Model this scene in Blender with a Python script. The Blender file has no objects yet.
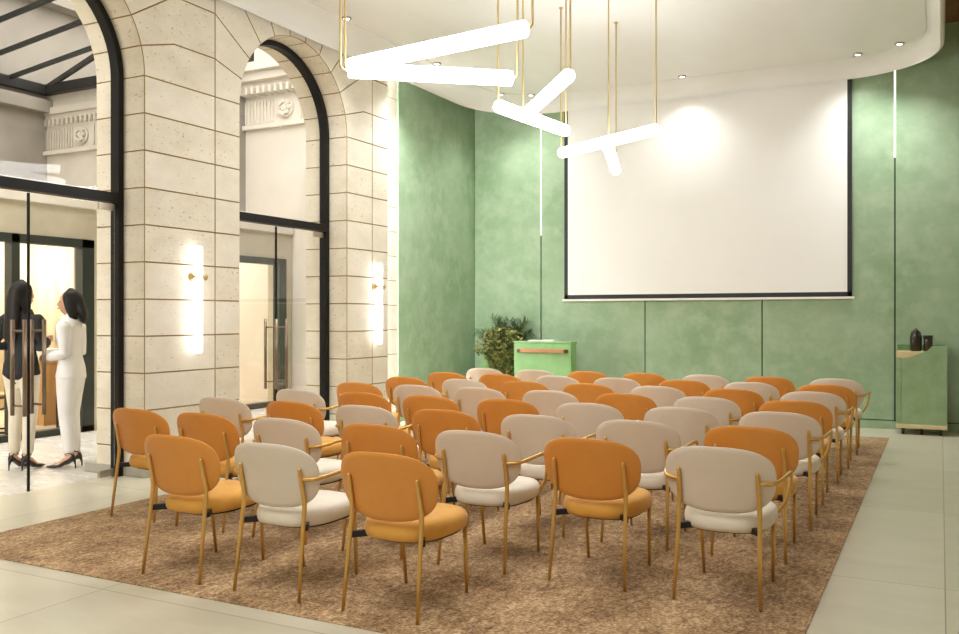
import bpy, bmesh, math, random
from mathutils import Vector, Matrix
random.seed(7)
scene = bpy.context.scene
COL = scene.collection
PI = math.pi

# ------------------------------------------------------------------ helpers
def srgb(r, g, b):
    f = lambda x: (x/12.92 if x <= .04045 else ((x+.055)/1.055)**2.4)
    return (f(r/255), f(g/255), f(b/255), 1)

def new_mat(name):
    m = bpy.data.materials.new(name); m.use_nodes = True
    nt = m.node_tree; nt.nodes.clear()
    out = nt.nodes.new('ShaderNodeOutputMaterial')
    return m, nt, out

def mat(name, c1, c2=None, rough=.6, metal=0., scale=3., detail=6., lo=.35, hi=.65, bump=0., bscale=60., bdist=.01,
        stretch=(1, 1, 1), spec=.5, sheen=0., coat=0., c3=None, scale3=40., lo3=.6, hi3=.7, rvar=0.):
    m, nt, out = new_mat(name); N = nt.nodes; L = nt.links
    p = N.new('ShaderNodeBsdfPrincipled'); L.new(p.outputs[0], out.inputs[0])
    p.inputs['Roughness'].default_value = rough; p.inputs['Metallic'].default_value = metal
    p.inputs['Specular IOR Level'].default_value = spec
    if sheen: p.inputs['Sheen Weight'].default_value = sheen; p.inputs['Sheen Roughness'].default_value = .4
    if coat: p.inputs['Coat Weight'].default_value = coat; p.inputs['Coat Roughness'].default_value = .15
    tc = N.new('ShaderNodeTexCoord'); mp = N.new('ShaderNodeMapping'); mp.inputs['Scale'].default_value = stretch
    L.new(tc.outputs['Object'], mp.inputs[0])
    if c2 is None: c2 = tuple(min(1, x*.9) for x in c1[:3])+(1,)
    n = N.new('ShaderNodeTexNoise'); n.inputs['Scale'].default_value = scale; n.inputs['Detail'].default_value = detail
    n.inputs['Roughness'].default_value = .6
    L.new(mp.outputs[0], n.inputs['Vector'])
    r = N.new('ShaderNodeValToRGB'); r.color_ramp.elements[0].position = lo; r.color_ramp.elements[1].position = hi
    r.color_ramp.elements[0].color = c2; r.color_ramp.elements[1].color = c1
    L.new(n.outputs[0], r.inputs[0]); colsock = r.outputs[0]
    if c3 is not None:
        n3 = N.new('ShaderNodeTexNoise'); n3.inputs['Scale'].default_value = scale3; n3.inputs['Detail'].default_value = 4
        L.new(mp.outputs[0], n3.inputs['Vector'])
        r3 = N.new('ShaderNodeValToRGB'); r3.color_ramp.elements[0].position = lo3; r3.color_ramp.elements[1].position = hi3
        r3.color_ramp.elements[0].color = (0, 0, 0, 1); r3.color_ramp.elements[1].color = (1, 1, 1, 1)
        L.new(n3.outputs[0], r3.inputs[0])
        mx = N.new('ShaderNodeMix'); mx.data_type = 'RGBA'
        L.new(r3.outputs[0], mx.inputs[0]); L.new(colsock, mx.inputs[6]); mx.inputs[7].default_value = c3
        colsock = mx.outputs[2]
    L.new(colsock, p.inputs['Base Color'])
    if rvar:
        ma = N.new('ShaderNodeMapRange'); ma.inputs['To Min'].default_value = rough-rvar; ma.inputs['To Max'].default_value = rough+rvar
        L.new(n.outputs[0], ma.inputs[0]); L.new(ma.outputs[0], p.inputs['Roughness'])
    if bump:
        nb = N.new('ShaderNodeTexNoise'); nb.inputs['Scale'].default_value = bscale; nb.inputs['Detail'].default_value = 3
        L.new(mp.outputs[0], nb.inputs['Vector'])
        b = N.new('ShaderNodeBump'); b.inputs['Strength'].default_value = bump; b.inputs['Distance'].default_value = bdist
        L.new(nb.outputs[0], b.inputs['Height']); L.new(b.outputs[0], p.inputs['Normal'])
    return m

def emit(name, col, strength):
    m, nt, out = new_mat(name)
    e = nt.nodes.new('ShaderNodeEmission'); e.inputs[0].default_value = col; e.inputs[1].default_value = strength
    nt.links.new(e.outputs[0], out.inputs[0]); return m

def glass(name, tint, refl=1.0):
    m, nt, out = new_mat(name); N = nt.nodes; L = nt.links
    t = N.new('ShaderNodeBsdfTransparent'); t.inputs[0].default_value = tint
    g = N.new('ShaderNodeBsdfGlossy'); g.inputs[0].default_value = (1, 1, 1, 1); g.inputs['Roughness'].default_value = .01
    f = N.new('ShaderNodeFresnel'); f.inputs[0].default_value = 1.45
    mu = N.new('ShaderNodeMath'); mu.operation = 'MULTIPLY'; mu.inputs[1].default_value = refl
    L.new(f.outputs[0], mu.inputs[0])
    mx = N.new('ShaderNodeMixShader'); L.new(mu.outputs[0], mx.inputs[0]); L.new(t.outputs[0], mx.inputs[1]); L.new(g.outputs[0], mx.inputs[2])
    L.new(mx.outputs[0], out.inputs[0]); return m

def tag(o, label=None, cat=None, group=None, kind=None):
    if label: o['label'] = label
    if cat: o['category'] = cat
    if group: o['group'] = group
    if kind: o['kind'] = kind
    return o

def empty(name, loc=(0, 0, 0), rz=0):
    o = bpy.data.objects.new(name, None); COL.objects.link(o); o.location = loc; o.rotation_euler = (0, 0, rz)
    o.empty_display_size = .1
    return o

def obj(name, bm, mats, parent=None, smooth=False, angle=None):
    me = bpy.data.meshes.new(name); bm.to_mesh(me); bm.free()
    if not isinstance(mats, (list, tuple)): mats = [mats]
    for m in mats: me.materials.append(m)
    if smooth:
        for p in me.polygons: p.use_smooth = True
        if angle is not None: me.set_sharp_from_angle(angle=angle)
    o = bpy.data.objects.new(name, me); COL.objects.link(o)
    if parent: o.parent = parent
    return o

def struct(name, bm, mats, parent=None, **k):
    o = obj(name, bm, mats, parent, **k)
    if not parent: o['kind'] = 'structure'
    return o

def box(bm, x0, x1, y0, y1, z0, z1, mi=0, bev=0):
    vs = [bm.verts.new((x, y, z)) for z in (z0, z1) for y in (y0, y1) for x in (x0, x1)]
    fs = [bm.faces.new([vs[i] for i in q]) for q in ((0, 2, 3, 1), (4, 5, 7, 6), (0, 1, 5, 4), (2, 6, 7, 3), (0, 4, 6, 2), (1, 3, 7, 5))]
    for f in fs: f.material_index = mi
    if bev:
        es = list({e for f in fs for e in f.edges})
        r = bmesh.ops.bevel(bm, geom=es, offset=bev, segments=2, affect='EDGES', profile=.5)
        for f in r['faces']: f.material_index = mi
    return fs

def bx(*a, **k):
    bm = bmesh.new(); box(bm, *a, **k); return bm

def frame_at(d, hint):
    d = d.normalized()
    h = Vector(hint)
    if abs(d.dot(h.normalized())) > .98: h = Vector((0, 1, 0)) if abs(d.y) < .9 else Vector((1, 0, 0))
    a = (h - d*h.dot(d)).normalized(); b = d.cross(a)
    return a, b

def tube(bm, pts, rad, n=8, mi=0, hint=(1, 0, 0), cap=True, flat=1.0):
    pts = [Vector(p) for p in pts]
    if not isinstance(rad, (list, tuple)): rad = [rad]*len(pts)
    rings = []
    for i, p in enumerate(pts):
        d = (pts[min(i+1, len(pts)-1)]-pts[max(i-1, 0)])
        a, b = frame_at(d, hint)
        rings.append([bm.verts.new(p+(a*math.cos(t)*flat+b*math.sin(t))*rad[i]) for t in [2*PI*k/n for k in range(n)]])
    for r0, r1 in zip(rings, rings[1:]):
        for k in range(n):
            f = bm.faces.new((r0[k], r0[(k+1) % n], r1[(k+1) % n], r1[k])); f.material_index = mi; f.smooth = True
    if cap:
        for r, s in ((rings[0], -1), (rings[-1], 1)):
            f = bm.faces.new(r if s > 0 else r[::-1]); f.material_index = mi
    return rings

def smooth_path(pts, sub=4):
    P = [Vector(p) for p in pts]; out = []
    for i in range(len(P)-1):
        p0 = P[max(i-1, 0)]; p1 = P[i]; p2 = P[i+1]; p3 = P[min(i+2, len(P)-1)]
        for k in range(sub):
            t = k/sub
            out.append(.5*((2*p1)+(p2-p0)*t+(2*p0-5*p1+4*p2-p3)*t*t+(3*p1-p0-3*p2+p3)*t**3))
    out.append(P[-1]); return out

def cyl(bm, c, r, h, n=24, axis='z', mi=0, r2=None):
    c = Vector(c); d = {'x': Vector((1, 0, 0)), 'y': Vector((0, 1, 0)), 'z': Vector((0, 0, 1))}[axis]
    return tube(bm, [c, c+d*h], [r, r if r2 is None else r2], n, mi)

def lathe(bm, prof, c=(0, 0, 0), n=24, mi=0):
    c = Vector(c); rings = []
    for r, z in prof:
        rings.append([bm.verts.new(c+Vector((r*math.cos(2*PI*k/n), r*math.sin(2*PI*k/n), z))) for k in range(n)])
    for a, b in zip(rings, rings[1:]):
        for k in range(n):
            f = bm.faces.new((a[k], a[(k+1) % n], b[(k+1) % n], b[k])); f.material_index = mi; f.smooth = True
    bm.faces.new(rings[0][::-1]).material_index = mi; bm.faces.new(rings[-1]).material_index = mi

def copy_tree(o, parent=None):
    c = o.copy(); COL.objects.link(c)
    if parent: c.parent = parent
    for ch in list(o.children): copy_tree(ch, c)
    return c

# ------------------------------------------------------------------ materials
STONE = mat('travertine', srgb(233, 226, 210), srgb(218, 209, 189), rough=.62, scale=2.2, lo=.3, hi=.7, bump=.25, bscale=45, bdist=.006,
            stretch=(1, 1, 1.8), c3=srgb(176, 158, 124), scale3=26, lo3=.66, hi3=.74)
STONE2 = mat('travertine_warm', srgb(230, 222, 204), srgb(213, 203, 181), rough=.62, scale=2.6, lo=.3, hi=.7, bump=.25, bscale=45, bdist=.006,
             stretch=(1, 1, 1.8), c3=srgb(170, 152, 118), scale3=30, lo3=.63, hi3=.72)
MORTAR = mat('mortar', srgb(172, 144, 94), srgb(156, 128, 80), rough=.9)
PLINTH = mat('plinth_stone', srgb(176, 172, 158), srgb(160, 156, 142), rough=.5)
GREEN = mat('green_plaster', srgb(160, 182, 151), srgb(132, 160, 123), rough=.55, scale=1.6, detail=9, lo=.3, hi=.72, bump=.12, bscale=30,
            bdist=.005, c3=srgb(168, 188, 158), scale3=6, lo3=.42, hi3=.8, spec=.4)
GREENF = mat('green_lacquer', srgb(146, 192, 128), srgb(122, 170, 106), rough=.45, scale=4, detail=8, lo=.3, hi=.7, bump=.08, bscale=30)
GREENC = mat('green_cabinet_finish', srgb(156, 182, 140), srgb(130, 158, 116), rough=.5, scale=5, detail=8, lo=.3, hi=.7, bump=.08, bscale=30)
DARKGAP = mat('dark_joint', srgb(52, 66, 44), srgb(44, 56, 38), rough=.8)
PLASTER = mat('ceiling_plaster', srgb(230, 228, 223), srgb(221, 218, 211), rough=.42, scale=1.2, detail=8, lo=.3, hi=.7, bump=.15, bscale=3.5, bdist=.01,
              stretch=(1, .35, 1), spec=.5, rvar=.06)
WOOD = mat('brown_wood', srgb(120, 82, 44), srgb(98, 64, 32), rough=.55, scale=3, stretch=(1, 12, 1))
PLAIN = mat('beige_plaster', srgb(220, 208, 182), srgb(212, 198, 170), rough=.7)
BLACK = mat('black_steel', srgb(24, 21, 19), srgb(19, 17, 15), rough=.5, spec=.25)
BLACKM = mat('black_plastic', srgb(26, 25, 24), srgb(20, 20, 20), rough=.5)
FRAMEG = mat('dark_green_steel', srgb(44, 50, 42), srgb(38, 44, 36), rough=.45)
GOLD = mat('brushed_brass', srgb(222, 180, 104), srgb(208, 164, 88), rough=.38, metal=.6, scale=40, stretch=(1, 1, .05))
BRASS = mat('pendant_brass', srgb(212, 188, 132), srgb(198, 172, 114), rough=.4, metal=.55)
ORANGE = mat('orange_leather', srgb(222, 150, 66), srgb(214, 140, 57), rough=.5, scale=4, lo=.3, hi=.7, bump=.06, bscale=350, bdist=.001, sheen=.1)
MUSTARD = mat('mustard_velvet', srgb(228, 170, 76), srgb(216, 156, 62), rough=.75, scale=7, lo=.3, hi=.7, bump=.1, bscale=300, bdist=.001, sheen=.3)
GREIGE = mat('greige_leather', srgb(226, 213, 198), srgb(219, 205, 188), rough=.55, scale=4, lo=.3, hi=.7, bump=.06, bscale=350, bdist=.001)
CREAM = mat('cream_velvet', srgb(238, 230, 214), srgb(228, 218, 200), rough=.75, scale=7, lo=.3, hi=.7, bump=.1, bscale=300, bdist=.001, sheen=.3)
CHROME = mat('brushed_steel', srgb(190, 180, 165), srgb(170, 160, 146), rough=.3, metal=.9)
BRONZE = mat('bronze_handle', srgb(150, 130, 112), srgb(136, 116, 98), rough=.35, metal=.8)
GLASS = glass('clear_glass', (.97, .97, .96, 1), .12)
TUBE = emit('tube_light', (.965, .982, 1, 1), 13.5)
SCONCE = emit('sconce_light', (1, .998, .992, 1), 2.5)
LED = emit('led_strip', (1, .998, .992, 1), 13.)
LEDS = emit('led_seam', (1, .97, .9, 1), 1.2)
SPOTM = emit('spot_lens', (1, .93, .82, 1), 6.)
SCREEN = mat('screen_fabric', srgb(240, 239, 236), srgb(237, 236, 232), rough=.75, scale=1)
WHITE = mat('white_paint', srgb(235, 232, 225), srgb(228, 225, 218), rough=.5)
CURTAIN = mat('curtain_cloth', srgb(236, 222, 190), srgb(226, 208, 170), rough=.9, scale=3, stretch=(1, 6, .2))
TAN = mat('tan_oak', srgb(206, 164, 108), srgb(188, 146, 90), rough=.5, scale=3, stretch=(4, 4, .5))
COURT = mat('court_stone', srgb(206, 196, 172), srgb(188, 178, 154), rough=.75, scale=1.5, bump=.1)
COURTG = mat('court_grey_stone', srgb(146, 139, 127), srgb(128, 121, 110), rough=.75, scale=1.2, bump=.1)
COURTW = mat('court_white_plaster', srgb(228, 220, 206), srgb(218, 209, 194), rough=.75, scale=1.2)

def floor_mat(name, c1, c2, line, x0, px, y0, py, w=.006, rough=.3):
    m, nt, out = new_mat(name); N = nt.nodes; L = nt.links
    p = N.new('ShaderNodeBsdfPrincipled'); L.new(p.outputs[0], out.inputs[0])
    tc = N.new('ShaderNodeTexCoord'); sx = N.new('ShaderNodeSeparateXYZ'); L.new(tc.outputs['Object'], sx.inputs[0])
    def math_(op, a, b=None):
        n = N.new('ShaderNodeMath'); n.operation = op
        for i, v in enumerate((a, b)):
            if v is None: continue
            if isinstance(v, (int, float)): n.inputs[i].default_value = v
            else: L.new(v, n.inputs[i])
        return n.outputs[0]
    cells = []; lines = []
    for sock, o, per in ((sx.outputs[0], x0, px), (sx.outputs[1], y0, py)):
        t = math_('DIVIDE', math_('SUBTRACT', sock, o), per)
        cells.append(math_('FLOOR', t))
        f = math_('FRACT', t)
        d = math_('MINIMUM', f, math_('SUBTRACT', 1., f))
        lines.append(math_('LESS_THAN', d, w/2/per))
    ln = math_('MAXIMUM', *lines)
    cx = N.new('ShaderNodeCombineXYZ'); L.new(cells[0], cx.inputs[0]); L.new(cells[1], cx.inputs[1])
    wn = N.new('ShaderNodeTexWhiteNoise'); L.new(cx.outputs[0], wn.inputs[0])
    mp = N.new('ShaderNodeMapping'); mp.inputs['Scale'].default_value = (.8, 2.2, 1); L.new(tc.outputs['Object'], mp.inputs[0])
    L.new(cx.outputs[0], mp.inputs['Location'])
    n = N.new('ShaderNodeTexNoise'); n.inputs['Scale'].default_value = 2.; n.inputs['Detail'].default_value = 9; n.inputs['Roughness'].default_value = .65
    L.new(mp.outputs[0], n.inputs['Vector'])
    v = math_('ADD', math_('MULTIPLY', n.outputs[0], .75), math_('MULTIPLY', wn.outputs[0], .25))
    r = N.new('ShaderNodeValToRGB'); r.color_ramp.elements[0].position = .25; r.color_ramp.elements[1].position = .72
    r.color_ramp.elements[0].color = c2; r.color_ramp.elements[1].color = c1; L.new(v, r.inputs[0])
    mx = N.new('ShaderNodeMix'); mx.data_type = 'RGBA'; L.new(ln, mx.inputs[0]); L.new(r.outputs[0], mx.inputs[6]); mx.inputs[7].default_value = line
    L.new(mx.outputs[2], p.inputs['Base Color'])
    mr = N.new('ShaderNodeMapRange'); mr.inputs['To Min'].default_value = rough-.07; mr.inputs['To Max'].default_value = rough+.1
    L.new(n.outputs[0], mr.inputs[0]); L.new(mr.outputs[0], p.inputs['Roughness'])
    p.inputs['Specular IOR Level'].default_value = .45
    return m
FLOOR = floor_mat('floor_tile', srgb(212, 206, 184), srgb(190, 184, 160), srgb(150, 140, 112), .02, 1.925, 1.2, 1.99)
COURTF = floor_mat('court_floor_tile', srgb(226, 222, 214), srgb(212, 208, 200), srgb(190, 184, 172), -6.5, 1.4, .4, 1.4, rough=.25)

def rug_mat():
    m, nt, out = new_mat('woven_rug'); N = nt.nodes; L = nt.links
    p = N.new('ShaderNodeBsdfPrincipled'); L.new(p.outputs[0], out.inputs[0]); p.inputs['Roughness'].default_value = .95
    p.inputs['Specular IOR Level'].default_value = .1; p.inputs['Sheen Weight'].default_value = .15
    tc = N.new('ShaderNodeTexCoord')
    def noise(s, d=4, sc=(1, 1, 1)):
        mp = N.new('ShaderNodeMapping'); mp.inputs['Scale'].default_value = sc; L.new(tc.outputs['Object'], mp.inputs[0])
        n = N.new('ShaderNodeTexNoise'); n.inputs['Scale'].default_value = s; n.inputs['Detail'].default_value = d; L.new(mp.outputs[0], n.inputs['Vector']); return n.outputs[0]
    a = noise(70, 3); b = noise(3.2, 5); c = noise(28, 3, (1, .5, 1))
    def mth(op, x, y):
        n = N.new('ShaderNodeMath'); n.operation = op
        for i, v in enumerate((x, y)):
            if isinstance(v, (int, float)): n.inputs[i].default_value = v
            else: L.new(v, n.inputs[i])
        return n.outputs[0]
    s = mth('ADD', mth('ADD', mth('MULTIPLY', a, .55), mth('MULTIPLY', b, .3)), mth('MULTIPLY', c, .3))
    r = N.new('ShaderNodeValToRGB'); e = r.color_ramp.elements
    e[0].position = .42; e[0].color = srgb(92, 67, 43); e[1].position = .72; e[1].color = srgb(222, 192, 150)
    k = e.new(.57); k.color = srgb(166, 131, 92)
    L.new(s, r.inputs[0]); L.new(r.outputs[0], p.inputs['Base Color'])
    bp = N.new('ShaderNodeBump'); bp.inputs['Strength'].default_value = .8; bp.inputs['Distance'].default_value = .012
    L.new(mth('ADD', a, c), bp.inputs['Height']); L.new(bp.outputs[0], p.inputs['Normal'])
    return m
RUG = rug_mat()

# ------------------------------------------------------------------ room shell
XW = -6.15; XB = -6.75; ZS = 3.5; R = .895; CH = .324; ZTOP = 4.97
ARCH = (4.665, 7.645); TH = [math.radians(16.3636*k) for k in range(6)]; D = 1.235

struct('floor', bx(XW-.36, 3.2, -2.6, 12.5, -.12, 0), FLOOR)
struct('floor_outside', bx(-9.24, XW-.36, -1.5, 13.2, -.12, 0), COURTF)

def course_levels():
    z = [ZS-CH*k for k in range(11)]
    return [0.0]+sorted(v for v in z if v > .05)
LV = course_levels()

def wedge(k, dend):
    t0, t1 = TH[k], TH[k+1]; zt = ZTOP-ZS
    pts = [(R*math.cos(t0+(t1-t0)*i/5), R*math.sin(t0+(t1-t0)*i/5)) for i in range(6)]
    def ex(t):
        z = D*math.tan(t)
        return (D, z) if z <= zt else (zt/math.tan(t), zt)
    e0, e1 = ex(t0), ex(t1)
    if e0[1] < zt-1e-6:
        far = dend > D+.01
        if e1[1] < zt-1e-6: pts += [e1]+([(dend, e1[1])] if far else [])
        else: pts += [e1, (dend if far else D, zt)]
        if far: pts += [(dend, e0[1])]
        if e0[1] > 1e-6 or not far: pts += [e0]
    else: pts += [e1, e0]
    return pts

def stone_wall():
    bm = bmesh.new(); rnd = random.Random(3)
    polys = []
    def rect(y0, y1, z0, z1): polys.append([(y0, z0), (y1, z0), (y1, z1), (y0, z1)])
    def pier(cuts):
        for z0, z1 in zip(LV, LV[1:]):
            for a, b in zip(cuts, cuts[1:]): rect(a, b, z0, z1)
    a1, a2 = ARCH
    pier([-2.5, -1.2, .1, 1.4, 2.6, a1-R]); pier([a1+R, 6.41, a2-R]); pier([a2+R, 9.06, 9.41])
    for k in range(5):
        for c, s, de in ((a1, -1, a1-2.6), (a1, 1, 6.41-a1), (a2, -1, a2-6.41), (a2, 1, 9.06-a2)):
            polys.append([(c+s*y, ZS+z) for y, z in wedge(k, de)])
    for c in ARCH:
        t = TH[5]; zt = ZTOP-ZS
        arc = [(R*math.cos(t+(PI-2*t)*i/5), R*math.sin(t+(PI-2*t)*i/5)) for i in range(6)]
        polys.append([(c+y, ZS+z) for y, z in arc]+[(c-zt/math.tan(t), ZTOP), (c+zt/math.tan(t), ZTOP)])
    # plain courses beyond the wedges
    zs = [ZS]+[ZS+D*math.tan(t) for t in TH[1:3]]+[ZTOP]
    for z0, z1 in zip(zs, zs[1:]):
        for a, b in ((9.06, 9.41), (-2.5, -1.2), (-1.2, .1), (.1, 1.4), (1.4, 2.6)): rect(a, b, z0, z1)
    for pl in polys:
        back = bm.faces.new([bm.verts.new((XB, y, z)) for y, z in pl])
        back.normal_update()
        if back.normal.x > 0: back.normal_flip()
        f = bm.faces.new([bm.verts.new((XW-.012, y, z)) for y, z in pl]); f.normal_update()
        if f.normal.x < 0: f.normal_flip()
        f.normal_update()
        mi = 0 if rnd.random() < .6 else 1
        r = bmesh.ops.inset_individual(bm, faces=[f], thickness=.0065, depth=.012, use_even_offset=True)
        f.material_index = mi
        for q in r['faces']: q.material_index = 2
    # reveals
    for c in ARCH:
        path = []
        def J(p, n):                      # a joint: groove of four points
            t = Vector((-n[1], n[0]))
            for o, dp in ((-.006, 0), (-.001, .008), (.001, .008), (.006, 0)):
                path.append((p[0]+t[0]*o+n[0]*dp, p[1]+t[1]*o+n[1]*dp, abs(o) < .0055 or o == .006))
        path.append((c+R, 0, False))
        for z in LV[1:-1]: J((c+R, z), (1, 0))
        ts = TH[:6]+[PI-t for t in TH[5::-1]]
        for i, t in enumerate(ts):
            J((c+R*math.cos(t), ZS+R*math.sin(t)), (math.cos(t), math.sin(t)))
            if i < len(ts)-1:
                for m in range(1, 5):
                    q = t+(ts[i+1]-t)*m/5; path.append((c+R*math.cos(q), ZS+R*math.sin(q), False))
        for z in LV[-2:0:-1]: J((c-R, z), (-1, 0))
        path.append((c-R, 0, False))
        va = [bm.verts.new((XW-.006, p[0], p[1])) for p in path]; vb = [bm.verts.new((XB, p[0], p[1])) for p in path]
        for i in range(len(path)-1):
            f = bm.faces.new((va[i], vb[i], vb[i+1], va[i+1]))
            f.material_index = 2 if path[i+1][2] else 1
            f.smooth = not path[i+1][2] and False
    # end return, top and outer edge
    for q in (((XW-.012, 9.41), (XB, 9.41)),):
        f = bm.faces.new([bm.verts.new((x, y, z)) for (x, y), z in ((q[0], 0), (q[1], 0), (q[1], ZTOP), (q[0], ZTOP))]); f.material_index = 0
    return bm
struct('wall_left', stone_wall(), [STONE, STONE2, MORTAR])

bm = bmesh.new()                                    # plinth at the foot of the piers
for y0, y1 in ((-2.5, ARCH[0]-R), (ARCH[0]+R, ARCH[1]-R), (ARCH[1]+R, 9.41)):
    box(bm, -6.9, XW+.012, y0-.012, y1+.012, 0, .085, bev=.004)
struct('baseboard_left', bm, PLINTH)

bm = bmesh.new()                                    # recessed stone strip beside the green panel
for z0, z1 in zip(LV+[ZS+.363, 4.29], LV[1:]+[ZS+.363, 4.29, ZTOP]):
    box(bm, -6.7, -6.44, 9.41, 10.075, z0+.005, z1-.005)
box(bm, -6.7, -6.45, 9.41, 10.075, 0, ZTOP, mi=1)
struct('wall_left_recess', bm, [STONE, MORTAR])
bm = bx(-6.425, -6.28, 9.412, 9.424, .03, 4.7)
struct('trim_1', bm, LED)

bm = bmesh.new()                                    # green side wall
box(bm, -6.7, -6.42, 10.075, 12.27, .115, ZTOP, bev=.004); box(bm, -6.7, -6.42, 10.075, 12.27, 0, .103)
box(bm, -6.7, -6.45, 10.08, 12.27, 0, ZTOP-.01, mi=1)
struct('wall_left_green', bm, [GREEN, DARKGAP])

YB = 12.25
SEAMS = [-6.42, -5.296, -3.703, -2.108, -.507, 1.09, 2.69, 3.3]
bm = bmesh.new()
for a, b in zip(SEAMS, SEAMS[1:]):
    box(bm, a+.008, b-.008, YB, YB+.06, .115, ZTOP, bev=.003)
    box(bm, a+.001, b-.001, YB+.004, YB+.06, 0, .103)
box(bm, -6.7, 3.3, YB+.03, YB+.25, 0, ZTOP, mi=1)
struct('wall_back', bm, [GREEN, DARKGAP])
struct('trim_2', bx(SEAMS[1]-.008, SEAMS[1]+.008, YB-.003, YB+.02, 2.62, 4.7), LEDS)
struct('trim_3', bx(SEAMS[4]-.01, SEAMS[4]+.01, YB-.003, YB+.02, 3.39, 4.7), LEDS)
struct('wall_right', bx(3.1, 3.3, -2.6, 12.25, 0, ZTOP), PLAIN)
struct('wall_front', bx(-6.9, 3.3, -2.8, -2.5, 0, ZTOP), PLAIN)
struct('ceiling_upper', bx(-6.9, 3.3, -2.8, 12.5, ZTOP, ZTOP+.15), WOOD)

# floating plaster ceiling: a rounded tray whose border coves down
def rrect(x0, x1, y0, y1, r, n=14):
    pts = []
    for cx, cy, a in ((x1-r, y1-r, 0), (x0+r, y1-r, 90), (x0+r, y0+r, 180), (x1-r, y0+r, 270)):
        for i in range(n+1):
            t = math.radians(a+90*i/n); pts.append((cx+r*math.cos(t), cy+r*math.sin(t)))
    return pts
CX0, CX1, CY0, CY1 = -6.09, .04, -2.2, 12.2
bm = bmesh.new(); rings = []
prof = [(0.02, 4.9), (0, 4.47), (.004, 4.435), (.018, 4.41), (.045, 4.40)]
for i in range(1, 10):
    t = i/9*PI/2; prof.append((.045+.235*(1-math.cos(t)), 4.40+.205*math.sin(t)))
prof += [(.283, 4.625), (.291, 4.625), (.294, 4.607), (.34, 4.607)]
for ins, z in prof:
    lx = 1.35 if ins > .05 else 1; rx = .62 if ins > .05 else 1
    rings.append([bm.verts.new((x, y, z)) for x, y in rrect(CX0+ins*lx, CX1-ins*rx, CY0+ins, CY1-ins, max(1.1-ins*.8, .5))])
for a, b in zip(rings, rings[1:]):
    n = len(a)
    for k in range(n): bm.faces.new((a[k], a[(k+1) % n], b[(k+1) % n], b[k])).smooth = True
bm.faces.new(rings[-1][::-1]); bm.faces.new(rings[0])
bmesh.ops.recalc_face_normals(bm, faces=bm.faces)
struct('ceiling', bm, PLASTER, smooth=True, angle=math.radians(38))

# ------------------------------------------------------------------ arched windows and glass doors
XG = -6.45
def arch_profile(r, zb):
    return [(r, zb)]+[(r*math.cos(PI*i/36), ZS+r*math.sin(PI*i/36)) for i in range(37)]+[(-r, zb)]
def arch_unit(i, c):
    w = empty('window_%d' % i, (XG, c, 0)); w['kind'] = 'structure'
    bm = bmesh.new(); r0, r1 = R-.004, R-.06
    P, Q = arch_profile(r0, 0), arch_profile(r1, 0)
    loops = [[bm.verts.new((x, p[0], p[1])) for p in pr] for x, pr in ((.05, P), (.05, Q), (-.05, Q), (-.05, P))]
    for a, b in ((0, 1), (1, 2), (2, 3), (3, 0)):
        for k in range(len(P)-1): bm.faces.new((loops[a][k], loops[a][k+1], loops[b][k+1], loops[b][k]))
    box(bm, -.05, .05, -r1-.01, r1+.01, 2.40, 2.485)
    bmesh.ops.recalc_face_normals(bm, faces=bm.faces)
    obj('window_frame', bm, BLACK, w)
    bm = bmesh.new()
    pr = [(p[0], max(p[1], 2.48)) for p in arch_profile(r1+.01, 2.48)]
    f0 = [bm.verts.new((.005, *p)) for p in pr]; f1 = [bm.verts.new((-.005, *p)) for p in pr]
    bm.faces.new(f0); bm.faces.new(f1[::-1])
    n = len(pr)
    for k in range(n): bm.faces.new((f0[k], f1[k], f1[(k+1) % n], f0[(k+1) % n]))
    bmesh.ops.recalc_face_normals(bm, faces=bm.faces)
    obj('fanlight_pane', bm, GLASS, w)
    d = empty('door_%d' % i, (XG, c, 0)); d['kind'] = 'structure'
    for s in (-1, 1):
        y0, y1 = sorted((s*.006, s*(r1-.004)))
        lf = obj('door_leaf', bx(-.006, .006, y0, y1, .012, 2.39), GLASS, d)
        ye = s*.012
        obj('edge_strip', bx(-.008, .008, *sorted((s*.003, s*.0085)), .012, 2.388), BLACK, lf)
        for zz, hh in ((2.33, .06), (.012, .06)):
            obj('patch_fitting', bx(-.014, .014, *sorted((s*(r1-.004), s*(r1-.17))), zz, zz+hh), CHROME, lf)
        bm = bmesh.new()
        for x in (-.075, .075):
            cyl(bm, (x, s*.085, .62), .0165, .76, 12)
        for z in (.70, 1.29):
            cyl(bm, (-.075, s*.085, z), .009, .15, 8, axis='x')
        obj('pull_handle', bm, BRONZE, lf)
arch_unit(1, ARCH[0]); arch_unit(2, ARCH[1])

# ------------------------------------------------------------------ covered court beyond the arches
XC = -9.3
bm = bmesh.new()   # lower block with window openings; entablature
def wall_with_openings(bm, x0, x1, y0, y1, z0, z1, ops, mi=0):
    ys = y0
    for a, b, za, zb in ops:
        box(bm, x0, x1, ys, a, z0, z1, mi)
        if za > z0: box(bm, x0, x1, a, b, z0, za, mi)
        box(bm, x0, x1, a, b, zb, z1, mi); ys = b
    box(bm, x0, x1, ys, y1, z0, z1, mi)
wall_with_openings(bm, XC-.35, XC, -1.5, 11.4, 0, 2.72, [(5.0, 7.60, 0, 2.345), (8.75, 11.24, 0, 2.32)])
struct('wall_outside_lower', bm, COURT)
struct('ledge_outside', bx(XC-1.1, XC+.05, -1.5, 11.4, 2.72, 2.98, bev=.01), COURTW)
bm = bmesh.new()
box(bm, -10.6, -10.28, -1.5, 11.6, 2.7, 9.0)
for z in (5.4, 6.5, 7.7): box(bm, -10.3, -10.05, -1.5, 11.6, z, z+.22)
box(bm, -10.3, -10.16, -1.5, 7.7, 4.02, 4.18)
struct('wall_outside_upper', bm, COURTG)

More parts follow.
